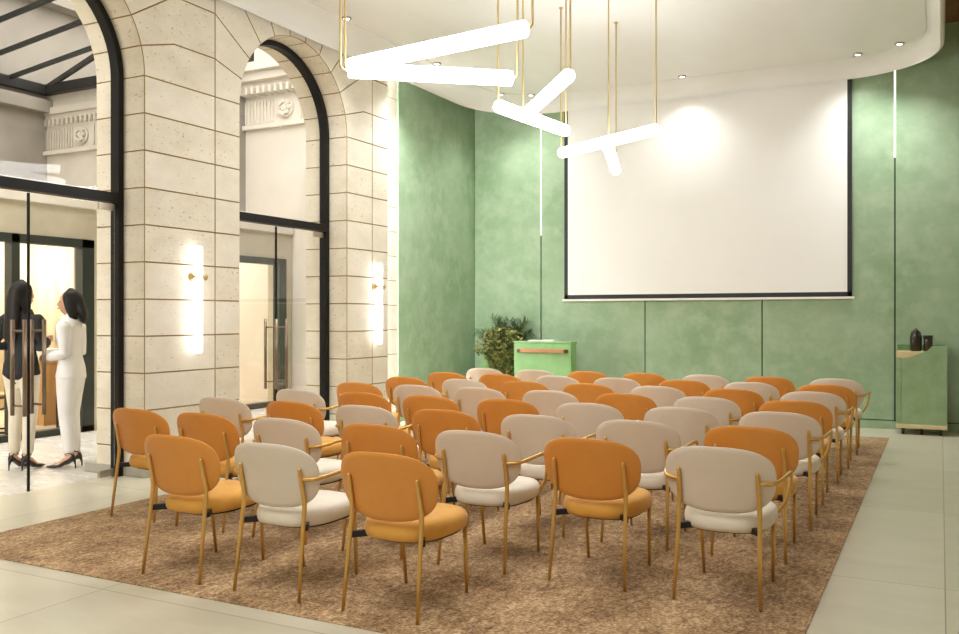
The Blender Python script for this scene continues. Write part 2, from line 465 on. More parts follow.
def frieze_wall(name, x0, x1, y, zb, k, ztop, ry, pj=1., m=None):
    """wall facing the camera with fluted frieze, dentils and a rosette"""
    bm = bmesh.new()
    box(bm, x0, x1, y, y+.4, 0 if k > 1.2 else 2.98, ztop)
    box(bm, x0, x1, y-.06*k, y, zb-.05*k, zb)                    # fillet under the frieze
    box(bm, x0, x1, y-.10*k*pj, y, zb+.40*k, zb+.47*k)              # dentil bed
    box(bm, x0, x1, y-.20*k*pj, y, zb+.47*k, zb+.56*k)
    if pj == 1: box(bm, x0, x1, y-.28*k, y, zb+.56*k, zb+.80*k)  # cornice
    x = x0
    while x < x1-.03:
        box(bm, x, x+.035*k, y-.16*k*pj, y, zb+.33*k, zb+.41*k); x += .085*k
    x = x0
    while x < x1-.03:
        if abs(x-ry) > .17*k: box(bm, x, x+.022*k, y-.018*k, y, zb+.02*k, zb+.28*k)
        x += .05*k
    # rosette
    c = Vector((ry, y-.03*k, zb+.16*k))
    for rr, h in ((.11, .03), (.035, .06)):
        cyl(bm, (c.x, c.y+.03*k, c.z), rr*k, -h*k, 20, 'y')
    for q in range(8):
        t = q*PI/4; cyl(bm, (c.x+.072*k*math.cos(t), c.y+.01*k, c.z+.072*k*math.sin(t)), .026*k, -.05*k, 10, 'y')
    bmesh.ops.recalc_face_normals(bm, faces=bm.faces)
    return struct(name, bm, m or COURTW)
frieze_wall('wall_outside_near', -10.3, -8.6, 7.70, 3.53, 1.0, 4.3, -9.6, .25, mat('court_near_stone', srgb(192, 184, 170), srgb(176, 168, 153), rough=.75, scale=1.2))
frieze_wall('wall_outside_end', -10.7, XB, 11.42, 4.56, 1.42, 9.0, -9.42)

def court_window(n, y0, y1, mull, z1, sill=.05):
    w = empty('window_%d' % n, (XC, 0, 0)); w['kind'] = 'structure'
    bm = bmesh.new(); fw = .14
    box(bm, -.1, .03, y1-.17, y1, 0, z1); box(bm, -.1, .03, y0, y0+.1, 0, z1); box(bm, -.1, .03, y0, y1, z1-.10, z1); box(bm, -.1, .03, y0, y1, -.0, .075)
    for a, b in mull: box(bm, -.1, .03, a, b, 0, z1)
    obj('window_frame', bm, FRAMEG, w)
    obj('window_pane', bx(-.09, -.08, y0+.05, y1-.05, .06, z1-.05), GLASS, w)
court_window(3, 5.0, 7.60, [(6.50, 6.60), (5.5, 5.58)], 2.345)
court_window(4, 8.75, 11.24, [(9.9, 10.0)], 2.32)

# room behind the court windows
struct('floor_office', bx(-13.2, XC+.06, -1.5, 12, -.12, -.001), mat('office_carpet', srgb(206, 190, 160), srgb(190, 172, 140), rough=.9, scale=8))
bm = bmesh.new(); rings = []
for i in range(340):
    y = -1+i*.038; x = -12.55+.045*math.sin(i*1.1)+.012*math.sin(i*.37)
    rings.append((bm.verts.new((x, y, .03)), bm.verts.new((x, y, 2.7))))
for a, b in zip(rings, rings[1:]): bm.faces.new((a[0], b[0], b[1], a[1])).smooth = True
o = obj('curtain', bm, CURTAIN); tag(o, 'cream pleated curtain across the office behind the court windows', 'curtain')
m = o.modifiers.new('thick', 'SOLIDIFY'); m.thickness = .006
struct('wall_office', bx(-13.2, -13.0, -1.5, 12, 0, 2.9), PLAIN)
struct('ceiling_office', bx(-13.2, XC-.3, -1.5, 12, 2.75, 2.95), WHITE)
struct('wall_office_side', bx(-13.2, XC-.3, -1.7, -1.5, 0, 2.9), PLAIN)
struct('wall_office_end', bx(-13.2, XC-.3, 12, 12.2, 0, 2.9), PLAIN)

# glazed roof over the court
rt = empty('skylight_roof', (0, 0, 0)); tag(rt, 'black steel and glass roof frame over the court beyond the arches', 'skylight')
def beam(bm, a, b, w, h):
    a, b = Vector(a), Vector(b); d = (b-a).normalized(); s = d.cross(Vector((0, 0, 1))).normalized(); u = s.cross(d)
    q = [a+s*w/2*i+u*h/2*j for i, j in ((-1, -1), (1, -1), (1, 1), (-1, 1))]
    v0 = [bm.verts.new(p) for p in q]; v1 = [bm.verts.new(p+(b-a)) for p in q]
    bm.faces.new(v0[::-1]); bm.faces.new(v1)
    for k in range(4): bm.faces.new((v0[k], v0[(k+1) % 4], v1[(k+1) % 4], v1[k]))
zr = 4.31; xr = -10.22; yr = 7.64; sl = .11
bm = bmesh.new(); beam(bm, (xr, 2.0, zr), (xr, yr+.04, zr), .1, .12); beam(bm, (xr, yr, zr), (XB-.05, yr, zr), .1, .12)
obj('ring_beam', bm, BLACK, rt)
H = Vector((-7.75, 7.12, zr+.40))
for k in range(6):
    y = 7.12-.56*k
    if y < 3.4: break
    bm = bmesh.new(); beam(bm, (xr, y, zr+.04), (XB-.1 if k else H.x, y, zr+.04+sl*((XB-.1 if k else H.x)-xr)), .032, .05); obj('rafter', bm, BLACK, rt)
bm = bmesh.new(); beam(bm, (xr, yr, zr+.03), H, .04, .06); obj('hip_beam', bm, BLACK, rt)
hp = Vector((xr, yr, zr+.03)).lerp(H, .62)
bm = bmesh.new(); beam(bm, hp, (hp.x+1.05, yr, zr+.05), .03, .045); obj('brace', bm, BLACK, rt)

# ------------------------------------------------------------------ rug
o = obj('rug', bx(-5.42, -.53, 3.315, 11.33, .0, .005, bev=.002), RUG)
tag(o, 'large brown woven rug lying under all the chairs', 'rug')

# ------------------------------------------------------------------ chairs
def selli(t, a, b, n):
    c, s = math.cos(t), math.sin(t)
    return a*math.copysign(abs(c)**(2/n), c), b*math.copysign(abs(s)**(2/n), s)
BA, BB, BZ = .268, .166, .602
def back_y(x, z): return -.030+.068*(x/BA)**2-.235*(z-.60)
def shell_bm(a, b, y_off, th, n=2.75, N=56, rings=7):
    bm = bmesh.new()
    def ring(f, oy):
        vs = []
        for k in range(N):
            x, z = selli(2*PI*k/N, a*f, b*f, n if f > .5 else 2.2)
            x *= 1+.05*(z/b); zz = BZ+z
            vs.append(bm.verts.new((x, back_y(x, zz)+oy, zz)))
        return vs
    prof = []
    for i in range(1, rings): prof.append((i/rings*.985, -th/2))
    prof += [(.985, -th/2), (.995, -th*.32), (1.0, 0), (.995, th*.32), (.985, th/2)]
    for i in range(rings-1, 0, -1): prof.append((i/rings*.985, th/2))
    rs = [ring(f, y_off+o) for f, o in prof]
    for p, q in zip(rs, rs[1:]):
        for k in range(N): bm.faces.new((p[k], p[(k+1) % N], q[(k+1) % N], q[k])).smooth = True
    for r, s in ((rs[0], 1), (rs[-1], -1)):
        c = bm.verts.new((0, sum(v.co.y for v in r)/N-.0004*s, BZ))
        for k in range(N): bm.faces.new((c, r[(k+1) % N], r[k]) if s > 0 else (c, r[k], r[(k+1) % N])).smooth = True
    bmesh.ops.recalc_face_normals(bm, faces=bm.faces)
    return bm
def seat_bm(prof, a, b, cy, n=2.9, N=48, tilt=.02):
    bm = bmesh.new(); rs = []
    for f, z in prof:
        r = []
        for k in range(N):
            x, y = selli(2*PI*k/N, a*f, b*f, n)
            x *= 1+.07*y/b
            r.append(bm.verts.new((x, cy+y, z+tilt*y)))
        rs.append(r)
    for p, q in zip(rs, rs[1:]):
        for k in range(N): bm.faces.new((p[k], p[(k+1) % N], q[(k+1) % N], q[k])).smooth = True
    bm.faces.new(rs[0][::-1]); bm.faces.new(rs[-1])
    bmesh.ops.recalc_face_normals(bm, faces=bm.faces)
    return bm
def make_chair(arms):
    root = empty('armchair' if arms else 'dining_chair')
    shell, cush = (GREIGE, CREAM) if arms else (ORANGE, MUSTARD)
    obj('seat', seat_bm([(.5, .340), (.90, .340), (.965, .346), (.992, .360), (1, .378), (.993, .396), (.965, .413), (.91, .425), (.8, .433), (.55, .438), (.2, .439)], .222, .256, .274), cush, root)
    b = obj('backrest', shell_bm(BA, BB, 0, .010), shell, root)
    obj('back_cushion', shell_bm(BA-.014, BB-.014, .010, .018), cush, b)
    bm = seat_bm([(.8, .328), (1, .330), (1, .341), (.8, .343)], .195, .215, .285)
    for t in (-1, 1):
        vs = [bm.verts.new((t*x, y, z)) for z in (.336, .366) for x, y in ((.203, .0), (.203, .03), (.13, .14), (.11, .10))]
        for q in ((3, 2, 1, 0), (4, 5, 6, 7), (0, 1, 5, 4), (1, 2, 6, 5), (2, 3, 7, 6), (3, 0, 4, 7)): bm.faces.new([vs[i] for i in q])
    bmesh.ops.recalc_face_normals(bm, faces=bm.faces)
    obj('seat_base', bm, BLACKM, root)
    for s in (-1, 1):
        bm = bmesh.new()
        tube(bm, [(s*.207, -.047, 0), (s*.199, -.016, .25), (s*.195, .010, .44), (s*.1945, .012, .475), (s*.193, .006, .51), (s*.19, -.018, .62), (s*.19, -.023, .642), (s*.19, -.0235, .65)],
             [.0085, .0105, .0115, .0118, .0115, .0105, .0095, .006], 10)
        obj('leg', bm, GOLD, root)
        bm = bmesh.new(); tube(bm, [(s*.18, .476, 0), (s*.186, .455, .2), (s*.19, .44, .348)], [.0085, .0105, .0115], 10)
        obj('leg', bm, GOLD, root)
        if arms:
            bm = bmesh.new()
            p = smooth_path([(s*.19, -.004, .592), (s*.225, .004, .594), (s*.258, .02, .597), (s*.282, .075, .604), (s*.297, .17, .615), (s*.300, .26, .616), (s*.296, .32, .596), (s*.283, .36, .53), (s*.255, .40, .44), (s*.205, .432, .372), (s*.188, .44, .345)], 4)
            tube(bm, p, .0105, 10, hint=(0, 0, 1), flat=1.0)
            obj('armrest', bm, GOLD, root)
    return root
CH_POS = [(0, 2, -2.318, 3.513), (0, 3, -2.993, 3.513), (0, 4, -3.643, 3.513), (1, 0, -0.97, 4.411), (1, 1, -1.637, 4.411), (1, 2, -2.313, 4.411), (1, 3, -2.972, 4.411), (1, 4, -3.664, 4.411), (1, 5, -4.329, 4.411), (1, 6, -4.948, 4.411), (2, 0, -0.988, 5.308), (2, 1, -1.665, 5.308), (2, 2, -2.332, 5.308), (2, 3, -3.021, 5.308), (2, 4, -3.675, 5.308), (2, 5, -4.329, 5.308), (2, 6, -5.017, 5.308), (3, 0, -0.964, 6.206), (3, 1, -1.628, 6.206), (3, 2, -2.31, 6.206), (3, 3, -2.976, 6.206), (3, 4, -3.666, 6.206), (3, 5, -4.316, 6.206), (3, 6, -4.99, 6.206), (4, 0, -0.989, 7.104), (4, 1, -1.655, 7.104), (4, 2, -2.323, 7.104), (4, 3, -2.996, 7.104), (4, 4, -3.683, 7.104), (4, 5, -4.336, 7.104), (4, 6, -4.993, 7.104), (5, 0, -0.972, 8.001), (5, 1, -1.633, 8.001), (5, 2, -2.307, 8.001), (5, 3, -2.98, 8.001), (5, 4, -3.644, 8.001), (5, 5, -4.319, 8.001), (5, 6, -5.014, 8.001), (6, 0, -0.966, 8.899), (6, 1, -1.645, 8.899), (6, 2, -2.293, 8.899), (6, 3, -3.001, 8.899), (6, 4, -3.666, 8.899), (6, 5, -4.356, 8.899), (6, 6, -5.02, 8.899), (7, 0, -0.961, 9.796), (7, 1, -1.627, 9.796), (7, 2, -2.293, 9.796), (7, 3, -2.979, 9.796), (7, 4, -3.652, 9.796), (7, 5, -4.32, 9.796), (7, 6, -4.996, 9.796)]
PAT = ['--OWO--', 'WOWOWOO', 'OWWOWOW', 'WWWOOOW', 'OWOWWWO', 'WOWOOWO', 'OWOWWOO', 'WOWOOWW']
ROWN = ['', 'seventh row from the screen', 'sixth row from the screen', 'fifth row from the screen', 'fourth row from the screen', 'third row from the screen', 'second row from the screen', 'row nearest the screen']
SEATN = ['at the tiled aisle end', 'second from the tiled aisle', 'third from the tiled aisle', 'middle of its seven', 'third from the stone wall', 'second from the stone wall', 'at the stone wall end']
protoW, protoO = make_chair(True), make_chair(False); usedp = {}
for k, j, x, y in CH_POS:
    w = PAT[k][j] == 'W'; proto = protoW if w else protoO
    if w in usedp: o = copy_tree(proto)
    else: o = proto; usedp[w] = 1
    o.location = (x+.004, y, .0065)
    kind = 'white armchair with brass legs' if w else 'orange armless chair with brass legs'
    if k == 0:
        lab = kind+{2: ', row of three nearest the camera, aisle end', 3: ', middle of the row of three nearest the camera',
                    4: ', row of three nearest the camera, stone wall end'}[j]
    else: lab = kind+', '+ROWN[k]+', '+SEATN[j]
    tag(o, lab, 'chair', 'white armchairs facing the screen' if w else 'orange armless chairs facing the screen')

# ------------------------------------------------------------------ pendants
def px_ray(u, v):
    a = (u-479.5)/893; th = math.radians(27.32); c, s = math.cos(th), math.sin(th)
    return Vector((c*a-s, s*a+c, (317-v)/893))
def at_z(u, v, z):
    r = px_ray(u, v); t = (z-1.4)/r.z; return Vector((0, 0, 1.4))+r*t
def light_tube(bm, a, b, r=.052, n=20):
    d = (b-a).normalized()
    tube(bm, [a, a+d*.006, a+d*.02, b-d*.02, b-d*.006, b], [r*.72, r*.93, r, r, r*.93, r*.72], n, hint=(0, 0, 1))
def pendant(name_label, tubes, rods):
    c = (tubes[0][0]+tubes[0][1])/2
    root = empty('pendant_light', (c.x, c.y, 4.607)); tag(root, name_label, 'pendant light', 'brass and white tube pendants')
    off = Vector((c.x, c.y, 4.607))
    for a, b in tubes:
        bm = bmesh.new(); light_tube(bm, a-off, b-off)
        obj('light_tube', bm, TUBE, root)
    for p, q in rods:                 # p: top of the drop, q: where the rod meets the tube
        bm = bmesh.new(); p, q = Vector(p)-off, Vector(q)-off
        top = Vector((p.x, p.y, 0))
        pts = [top, Vector((p.x, p.y, q.z+.05)), Vector((p.x, p.y, q.z+.02)), p.lerp(q, .35)*1, q]
        pts[3].z = q.z+.003
        tube(bm, pts, .008, 8, hint=(1, 0, 0))
        rd = obj('rod', bm, BRASS, root)
        bm = bmesh.new(); cyl(bm, top-Vector((0, 0, .012)), .022, .012, 16); obj('ceiling_cap', bm, BRASS, rd)
def ext(a, b, e):                     # a point just beyond the tube's end
    d = (b-a).normalized(); return b+d*e
zt = 3.10
A1 = [at_z(350, 66, zt+.06), at_z(526, 28.5, zt+.06)]; A2 = [at_z(348, 70, zt-.045), at_z(512.5, 78.5, zt-.045)]
pendant('long V-shaped pair of white tubes hung nearest the glass doors, largest pendant', [A1, A2],
        [(ext(*A1[::-1], .045), A1[0]), (ext(*A1, .045), A1[1]), (ext(*A2[::-1], .05), A2[0]), (ext(*A2, .035), A2[1])])
B1 = [at_z(498, 106, zt), at_z(566, 131, zt)]; B2 = [at_z(569, 75, zt+.105), at_z(523, 117, zt+.105)]
up = Vector((0, 0, .05))
pendant('T-shaped pair of white tubes, middle one of the three pendants', [B1, B2],
        [(B1[0]+up*.9, B1[0]+up), (B1[1]+up*.9, B1[1]+up), (ext(*B2[::-1], .03), B2[0]), (B2[1]+up*.9, B2[1]+up)])
C1 = [at_z(561, 153, zt), at_z(656, 129.5, zt)]; C2 = [at_z(608, 147, zt-.105), at_z(616, 170.5, zt-.105)]
pendant('crossed pair of white tubes hung in front of the projection screen', [C1, C2],
        [(C1[0]+up*.9, C1[0]+up), (C1[1]+up*.9, C1[1]+up), (at_z(608.5, 150, zt-.105)+up*.9, at_z(608.5, 150, zt-.105)+up), (C2[1]+up*.9, C2[1]+up)])

# ------------------------------------------------------------------ wall sconces
def sconce(y, label):
    root = empty('wall_sconce', (XW, y, 1.56)); tag(root, label, 'wall light', 'tube wall lights on the stone piers')
    bm = bmesh.new(); tube(bm, [(.078, 0, -.49), (.078, 0, -.484), (.078, 0, -.47), (.078, 0, .47), (.078, 0, .484), (.078, 0, .49)], [.028, .037, .040, .040, .037, .028], 20)
    obj('light_tube', bm, SCONCE, root)
    bm = bmesh.new()
    cyl(bm, (0, 0, .21), .045, .014, 20, 'x'); cyl(bm, (.014, 0, .21), .016, .05, 12, 'x')
    for s in (-1, 1):
        tube(bm, [(.078, s*.038, .21), (.078, s*.05, .21), (.078, s*.095, .21)], [.012, .014, .030], 16)
    tube(bm, [(.078+.043*math.cos(t), .043*math.sin(t), .21) for t in [2*PI*i/24 for i in range(25)]], .006, 8, hint=(0, 0, 1))
    obj('bracket', bm, BRASS, root)
sconce(6.114, 'vertical white tube wall light with brass clamp on the stone pier between the arches')
sconce(9.10, 'vertical white tube wall light with brass clamp on the stone pier beside the green wall')

# ------------------------------------------------------------------ ceiling spots
def spot(x, y, label=None, power=50, hidden=False):
    root = empty('ceiling_spotlight', (x, y, 4.607))
    tag(root, label, 'ceiling light', 'recessed ceiling spotlights')
    bm = bmesh.new()
    lathe(bm, [(.030, -.002), (.036, -.018), (.048, -.018), (.054, -.010), (.056, 0)], n=24)
    obj('ring', bm, CHROME, root)
    bm = bmesh.new(); cyl(bm, (0, 0, -.0145), .029, .002, 20); obj('lens', bm, SPOTM, root)
    l = bpy.data.lights.new('spot', 'SPOT'); l.energy = power; l.color = (.97, .985, 1); l.spot_size = math.radians(125); l.spot_blend = 1.; l.shadow_soft_size = .05
    lo = bpy.data.objects.new('spot_beam', l); COL.objects.link(lo); lo.parent = root; lo.location = (0, 0, -.03)
SP = [(-5.66, 7.85, 'small round ceiling spotlight over the far arch, above the long V-shaped pendant'),
      (-5.66, 9.78, 'small round ceiling spotlight seen between the two tubes of the V-shaped pendant'),
      (-5.62, 11.55, 'small round ceiling spotlight in the rounded ceiling corner by the green side wall'),
      (-5.25, 11.78, 'small round ceiling spotlight just beside the T-shaped pendant, near the back wall'),
      (-3.06, 11.80, 'small round ceiling spotlight above the middle of the projection screen'),
      (-.90, 11.78, 'small round ceiling spotlight near the screen end of the ceiling edge groove'),
      (-.43, 11.55, 'small round ceiling spotlight in the bright ceiling corner above the green cabinet')]
for x, y, l in SP: spot(x, y, l, {-3.06: 38, -.90: 45, -.43: 75, -5.25: 26, -5.62: 40}.get(x, 150 if y > 9 else 90))

# ------------------------------------------------------------------ projection screen
root = empty('hanging_projection_screen', (-2.955, 12.225, 1.63)); tag(root, 'large white projection screen with black border on the green wall', 'projection screen')
W2, HH = 1.955, 3.05
obj('screen_surface', bx(-W2+.05, W2-.05, -.006, .0, .085, HH), SCREEN, root)
bm = bmesh.new()
box(bm, -W2, -W2+.055, -.008, .002, .03, HH); box(bm, W2-.055, W2, -.008, .002, .03, HH); box(bm, -W2, W2, -.008, .002, .03, .09)
obj('border', bm, BLACKM, root)
obj('bottom_bar', bx(-W2-.03, W2+.03, -.016, .012, 0, .03, bev=.004), WHITE, root)
obj('casing', bx(-W2-.05, W2+.05, -.015, .02, HH, HH+.12), WHITE, root)

# ------------------------------------------------------------------ lectern, planter, cabinet
root = empty('lectern', (-4.935, 11.5, 0)); tag(root, 'green box lectern with a copper rail in front of the back wall', 'lectern')
obj('body', bx(-.455, .415, 0, .20, .0, 1.03, bev=.008), GREENF, root)
obj('top', bx(-.462, .422, -.008, .21, 1.03, 1.058, bev=.006), GREENF, root)
COPPER = mat('copper_rail', srgb(176, 122, 84), srgb(160, 108, 72), rough=.4, metal=.4)
r_ = obj('rail', bx(-.37, .35, -.05, -.022, .90, .952, bev=.006), COPPER, root)
DCOP = mat('dark_copper', srgb(96, 62, 40), srgb(86, 54, 34), rough=.4, metal=.4)
for x in (-.36, .345):
    bm = bmesh.new(); cyl(bm, (x, -.056, .926), .027, .057, 16, 'y'); obj('rail_mount', bm, DCOP, r_)
bm = bmesh.new()
for i in range(2): box(bm, -.20+.2*i+.003, .0+.2*i-.003, .015, .185, 1.058, 1.075+.004*i, bev=.003)
o = obj('booklet', bm, WHITE); o.location = (-4.985, 11.5, 0); tag(o, 'open white booklet lying on top of the green lectern', 'booklet')

root = empty('potted_plant', (-5.76, 12.03, 0)); tag(root, 'bushy plant with feathery fronds in a green planter beside the lectern', 'potted plant')
obj('planter', bx(-.33, .30, -.17, .2, 0, .90, bev=.01), GREENF, root)
obj('soil', bx(-.34, .28, -.15, .18, .895, .915), mat('soil', srgb(50, 38, 26), srgb(36, 28, 20), rough=1), root)
LEAF = mat('variegated_leaf', srgb(176, 172, 100), srgb(78, 96, 46), rough=.5, scale=14, lo=.4, hi=.6)
FROND = mat('dark_frond', srgb(92, 108, 58), srgb(60, 76, 38), rough=.55, scale=10)
def leaf(bm, p, d, L, w, mi=0, up=Vector((0, 0, 1))):
    d = d.normalized(); s = d.cross(up)
    if s.length < .05: s = Vector((1, 0, 0))
    s.normalize(); n = s.cross(d)
    a = bm.verts.new(p); b1 = bm.verts.new(p+d*L*.45+s*w); b2 = bm.verts.new(p+d*L*.45-s*w); m_ = bm.verts.new(p+d*L*.5-n*w*.35); t = bm.verts.new(p+d*L-n*L*.12)
    for q in ((a, b1, m_), (a, m_, b2), (b1, t, m_), (m_, t, b2)): bm.faces.new(q).material_index = mi
rn = random.Random(5)
bm = bmesh.new()
for i in range(3600):                               # mound of small leaves spilling over the front of the planter
    z = rn.uniform(.34, 1.24)
    if z > .98: hw, xc = .40*math.sqrt(max(.02, 1-((z-.98)/.27)**2)), .02
    elif z > .86: hw, xc = .40, .02
    else: hw, xc = .16+.20*(z-.34)/.52, .12
    hw *= rn.uniform(.86, 1.08)
    x = xc+rn.uniform(-1, 1)*hw
    if x > .30: continue
    dep = .14*math.sqrt(max(0, 1-((x-xc)/(hw*1.15+.01))**2))
    y = -.185-dep*rn.random()**.5 if z < .92 else rn.uniform(-.19-dep, .14)
    v = Vector((rn.gauss(0, .6), -.25-.6*rn.random(), rn.uniform(-.7, .7)))
    leaf(bm, Vector((x, y, z)), v, rn.uniform(.04, .075), rn.uniform(.014, .025))
obj('foliage', bm, LEAF, root)
bm = bmesh.new(); bs = bmesh.new()
for cx, n, zt_ in ((-.14, 9, .46), (.24, 9, .40), (-.30, 5, .26), (.30, 5, .24), (.05, 5, .3)):
    for i in range(n):
        a = rn.uniform(0, 2*PI); lean = rn.uniform(.05, .22)
        p0 = Vector((cx*.6, rn.uniform(-.05, .05), .91)); tip = Vector((cx+lean*math.cos(a), .6*lean*math.sin(a), .93+zt_*rn.uniform(.75, 1.05)))
        mid = p0.lerp(tip, .5)+Vector((0, 0, .07)); pts = smooth_path([p0, mid, tip], 8)
        tube(bs, pts, .004, 5)
        for q in range(4, len(pts)-1):
            d = (pts[q+1]-pts[q]).normalized()
            for s in (-1, 1):
                side = d.cross(Vector((rn.gauss(0, .3), 1, rn.gauss(0, .3)))).normalized()*s
                leaf(bm, pts[q], d*.9+side*.8, rn.uniform(.08, .13), .008)
obj('frond', bm, FROND, root); obj('stem', bs, FROND, root)

# cabinet on castors
CW, CD, CHH = .54, .40, 1.06
root = empty('cabinet', (-.204, 11.78, 0)); tag(root, 'tall green cabinet on castors with a cut-away corner showing a pale wood tray', 'cabinet')
obj('base', bx(-.275, .275, -.005, .40, .075, .125, bev=.005), mat('pale_wood', srgb(222, 204, 158), srgb(210, 190, 140), rough=.5, scale=6, stretch=(1, 8, 8)), root)
def prism_y(poly, y0, y1):
    bm = bmesh.new(); a = [bm.verts.new((x, y0, z)) for x, z in poly]; b = [bm.verts.new((x, y1, z)) for x, z in poly]
    bm.faces.new(a); bm.faces.new(b[::-1]); n = len(poly)
    for k in range(n): bm.faces.new((a[k], b[k], b[(k+1) % n], a[(k+1) % n]))
    bmesh.ops.recalc_face_normals(bm, faces=bm.faces); return bm
bmp = prism_y([(-.215, .125), (.27, .125), (.27, 1.06), (.115, 1.06), (.06, 1.0), (-.10, .935), (-.17, .915), (-.215, .912)], 0, .02)
obj('front_panel', bmp, GREENC, root)
obj('side_panel', bx(-.27, -.217, .004, .38, .125, .915, bev=.003), GREENC, root)
obj('side_panel', bx(.25, .27, .02, .38, .125, 1.06), GREENC, root)
obj('back_panel', bx(-.27, .27, .36, .38, .125, 1.06), mat('cabinet_inner_green', srgb(96, 134, 80), srgb(84, 122, 70), rough=.5), root)
obj('tray', bx(-.268, .25, .02, .36, .895, .99, bev=.003), mat('tray_wood', srgb(226, 206, 160), srgb(214, 192, 144), rough=.45, scale=6, stretch=(1, 8, 8)), root)
for x in (-.2, 0.0, .2):
    for y in (.06, .33):
        bm = bmesh.new(); cyl(bm, (x-.014, y, .0375), .0365, .028, 16, 'x'); box(bm, x-.02, x+.02, y-.02, y+.02, .06, .076)
        obj('castor', bm, BLACKM, root)
DB = mat('dark_bronze_glass', srgb(58, 46, 34), srgb(40, 32, 24), rough=.25, coat=.3)
root = empty('lantern', (-.265, 11.93, .9905)); tag(root, 'dark arched lantern-shaped bottle with pointed top standing on the cabinet', 'lantern')
bm = bmesh.new(); lathe(bm, [(.055, 0), (.06, .01), (.06, .17), (.056, .20), (.044, .235), (.026, .255), (.014, .262), (.012, .275), (.003, .272)], n=20); obj('body', bm, DB, root)
bm = bmesh.new()
for k in range(8): a = k*PI/4; tube(bm, [(.061*math.cos(a), .061*math.sin(a), .01), (.061*math.cos(a), .061*math.sin(a), .17), (.045*math.cos(a), .045*math.sin(a), .236)], .004, 6)
obj('rib', bm, BLACKM, root)
root = empty('candle_jar', (-.135, 11.93, .9905)); tag(root, 'short dark cylindrical jar standing beside the pointed lantern on the cabinet', 'jar')
bm = bmesh.new(); lathe(bm, [(.048, 0), (.05, .006), (.05, .14), (.047, .15)], n=20); obj('body', bm, DB, root)
bm = bmesh.new(); lathe(bm, [(.052, .15), (.053, .155), (.053, .185), (.050, .19)], n=20); obj('lid', bm, BLACKM, root)

# ------------------------------------------------------------------ office furniture behind the court windows
root = empty('reception_desk', (-10.56, 8.22, 0)); tag(root, 'tan wooden desk standing in the office beyond the court window', 'desk')
obj('worktop', bx(-.34, .34, -.62, .62, .80, .84, bev=.005), TAN, root); obj('front_panel', bx(.26, .30, -.58, .58, .0, .80), TAN, root)
obj('side_panel', bx(-.30, .26, -.58, -.54, 0, .80), TAN, root); obj('side_panel', bx(-.30, .26, .54, .58, 0, .80), TAN, root)
bm = bmesh.new()
for i in range(7): box(bm, -.15+.01*math.sin(i*2), .12+.01*math.sin(i*2), -.2, .12, .84+.02*i, .858+.02*i)
o = obj('paper_stack', bm, WHITE); o.location = (-10.5, 7.95, .0); tag(o, 'stack of white papers lying on the tan wooden desk', 'papers')
def wire_chair(x, y, rz, label):
    root = empty('cantilever_chair', (x, y, 0), rz); tag(root, label, 'chair', 'black wire chairs in the office')
    obj('seat', bx(-.22, .22, -.2, .22, .44, .47, bev=.01), TAN, root)
    obj('backrest', bx(-.21, .21, -.25, -.225, .56, .86, bev=.008), TAN, root)
    for s in (-1, 1):
        bm = bmesh.new(); tube(bm, smooth_path([(s*.23, -.24, .84), (s*.23, -.21, .46), (s*.23, .2, .43), (s*.23, .25, .36), (s*.23, .22, .05), (s*.23, .16, .013), (s*.23, -.24, .013)], 4), .012, 8)
        obj('frame', bm, BLACKM, root)
wire_chair(-10.25, 6.98, 2.3, 'black wire-framed chair behind the woman in the black jacket')
wire_chair(-9.80, 7.82, -2.4, 'black wire-framed chair partly behind the woman in white')

# ------------------------------------------------------------------ people
SKIN = mat('skin', srgb(214, 168, 138), srgb(206, 156, 126), rough=.5, scale=6)
HAIR = mat('black_hair', srgb(30, 25, 23), srgb(20, 17, 16), rough=.5, spec=.3, scale=8, stretch=(3, 3, .3))
SUITW = mat('white_suit_cloth', srgb(236, 235, 234), srgb(228, 226, 225), rough=.8, scale=5, bump=.2, bscale=9, bdist=.02)
SUITK = mat('black_suit_cloth', srgb(30, 31, 34), srgb(24, 25, 28), rough=.8, scale=5, bump=.2, bscale=9, bdist=.02)
PANTS = mat('cream_trouser_cloth', srgb(226, 218, 200), srgb(216, 207, 188), rough=.8, scale=5, bump=.2, bscale=9, bdist=.02)
SHOE = mat('black_shoe_leather', srgb(22, 20, 20), srgb(16, 15, 15), rough=.3)

def chain(bm, pts, hint=(1, 0, 0), n=14, infl=0.):
    """closed loft: pts = (x, y, z, rx, ry)"""
    P = [(Vector(p[:3]), p[3]+infl, p[4]+infl) for p in pts]
    rings = []
    for i, (c, rx, ry) in enumerate(P):
        d = P[min(i+1, len(P)-1)][0]-P[max(i-1, 0)][0]
        a, b = frame_at(d, hint)
        for f, e in (((.55, -1),) if i == 0 else ())+((1, 0),)+(((.55, 1),) if i == len(P)-1 else ()):
            o = c+d.normalized()*e*min(rx, ry)*.75
            rings.append([bm.verts.new(o+a*math.cos(t)*rx*f+b*math.sin(t)*ry*f) for t in [2*PI*k/n for k in range(n)]])
    for p, q in zip(rings, rings[1:]):
        for k in range(n): bm.faces.new((p[k], p[(k+1) % n], q[(k+1) % n], q[k]))
    bm.faces.new(rings[0][::-1]); bm.faces.new(rings[-1])

def fused(name, bm, m, parent, voxel=.01, sm=6, mats=None):
    bmesh.ops.recalc_face_normals(bm, faces=bm.faces)
    o = obj(name, bm, m)
    r = o.modifiers.new('r', 'REMESH'); r.mode = 'VOXEL'; r.voxel_size = voxel
    s = o.modifiers.new('s', 'SMOOTH'); s.iterations = sm; s.factor = .5
    dg = bpy.context.evaluated_depsgraph_get(); me = bpy.data.meshes.new_from_object(o.evaluated_get(dg))
    old = o.data; o.modifiers.clear(); o.data = me; bpy.data.meshes.remove(old)
    for p in me.polygons: p.use_smooth = True
    o.parent = parent; return o

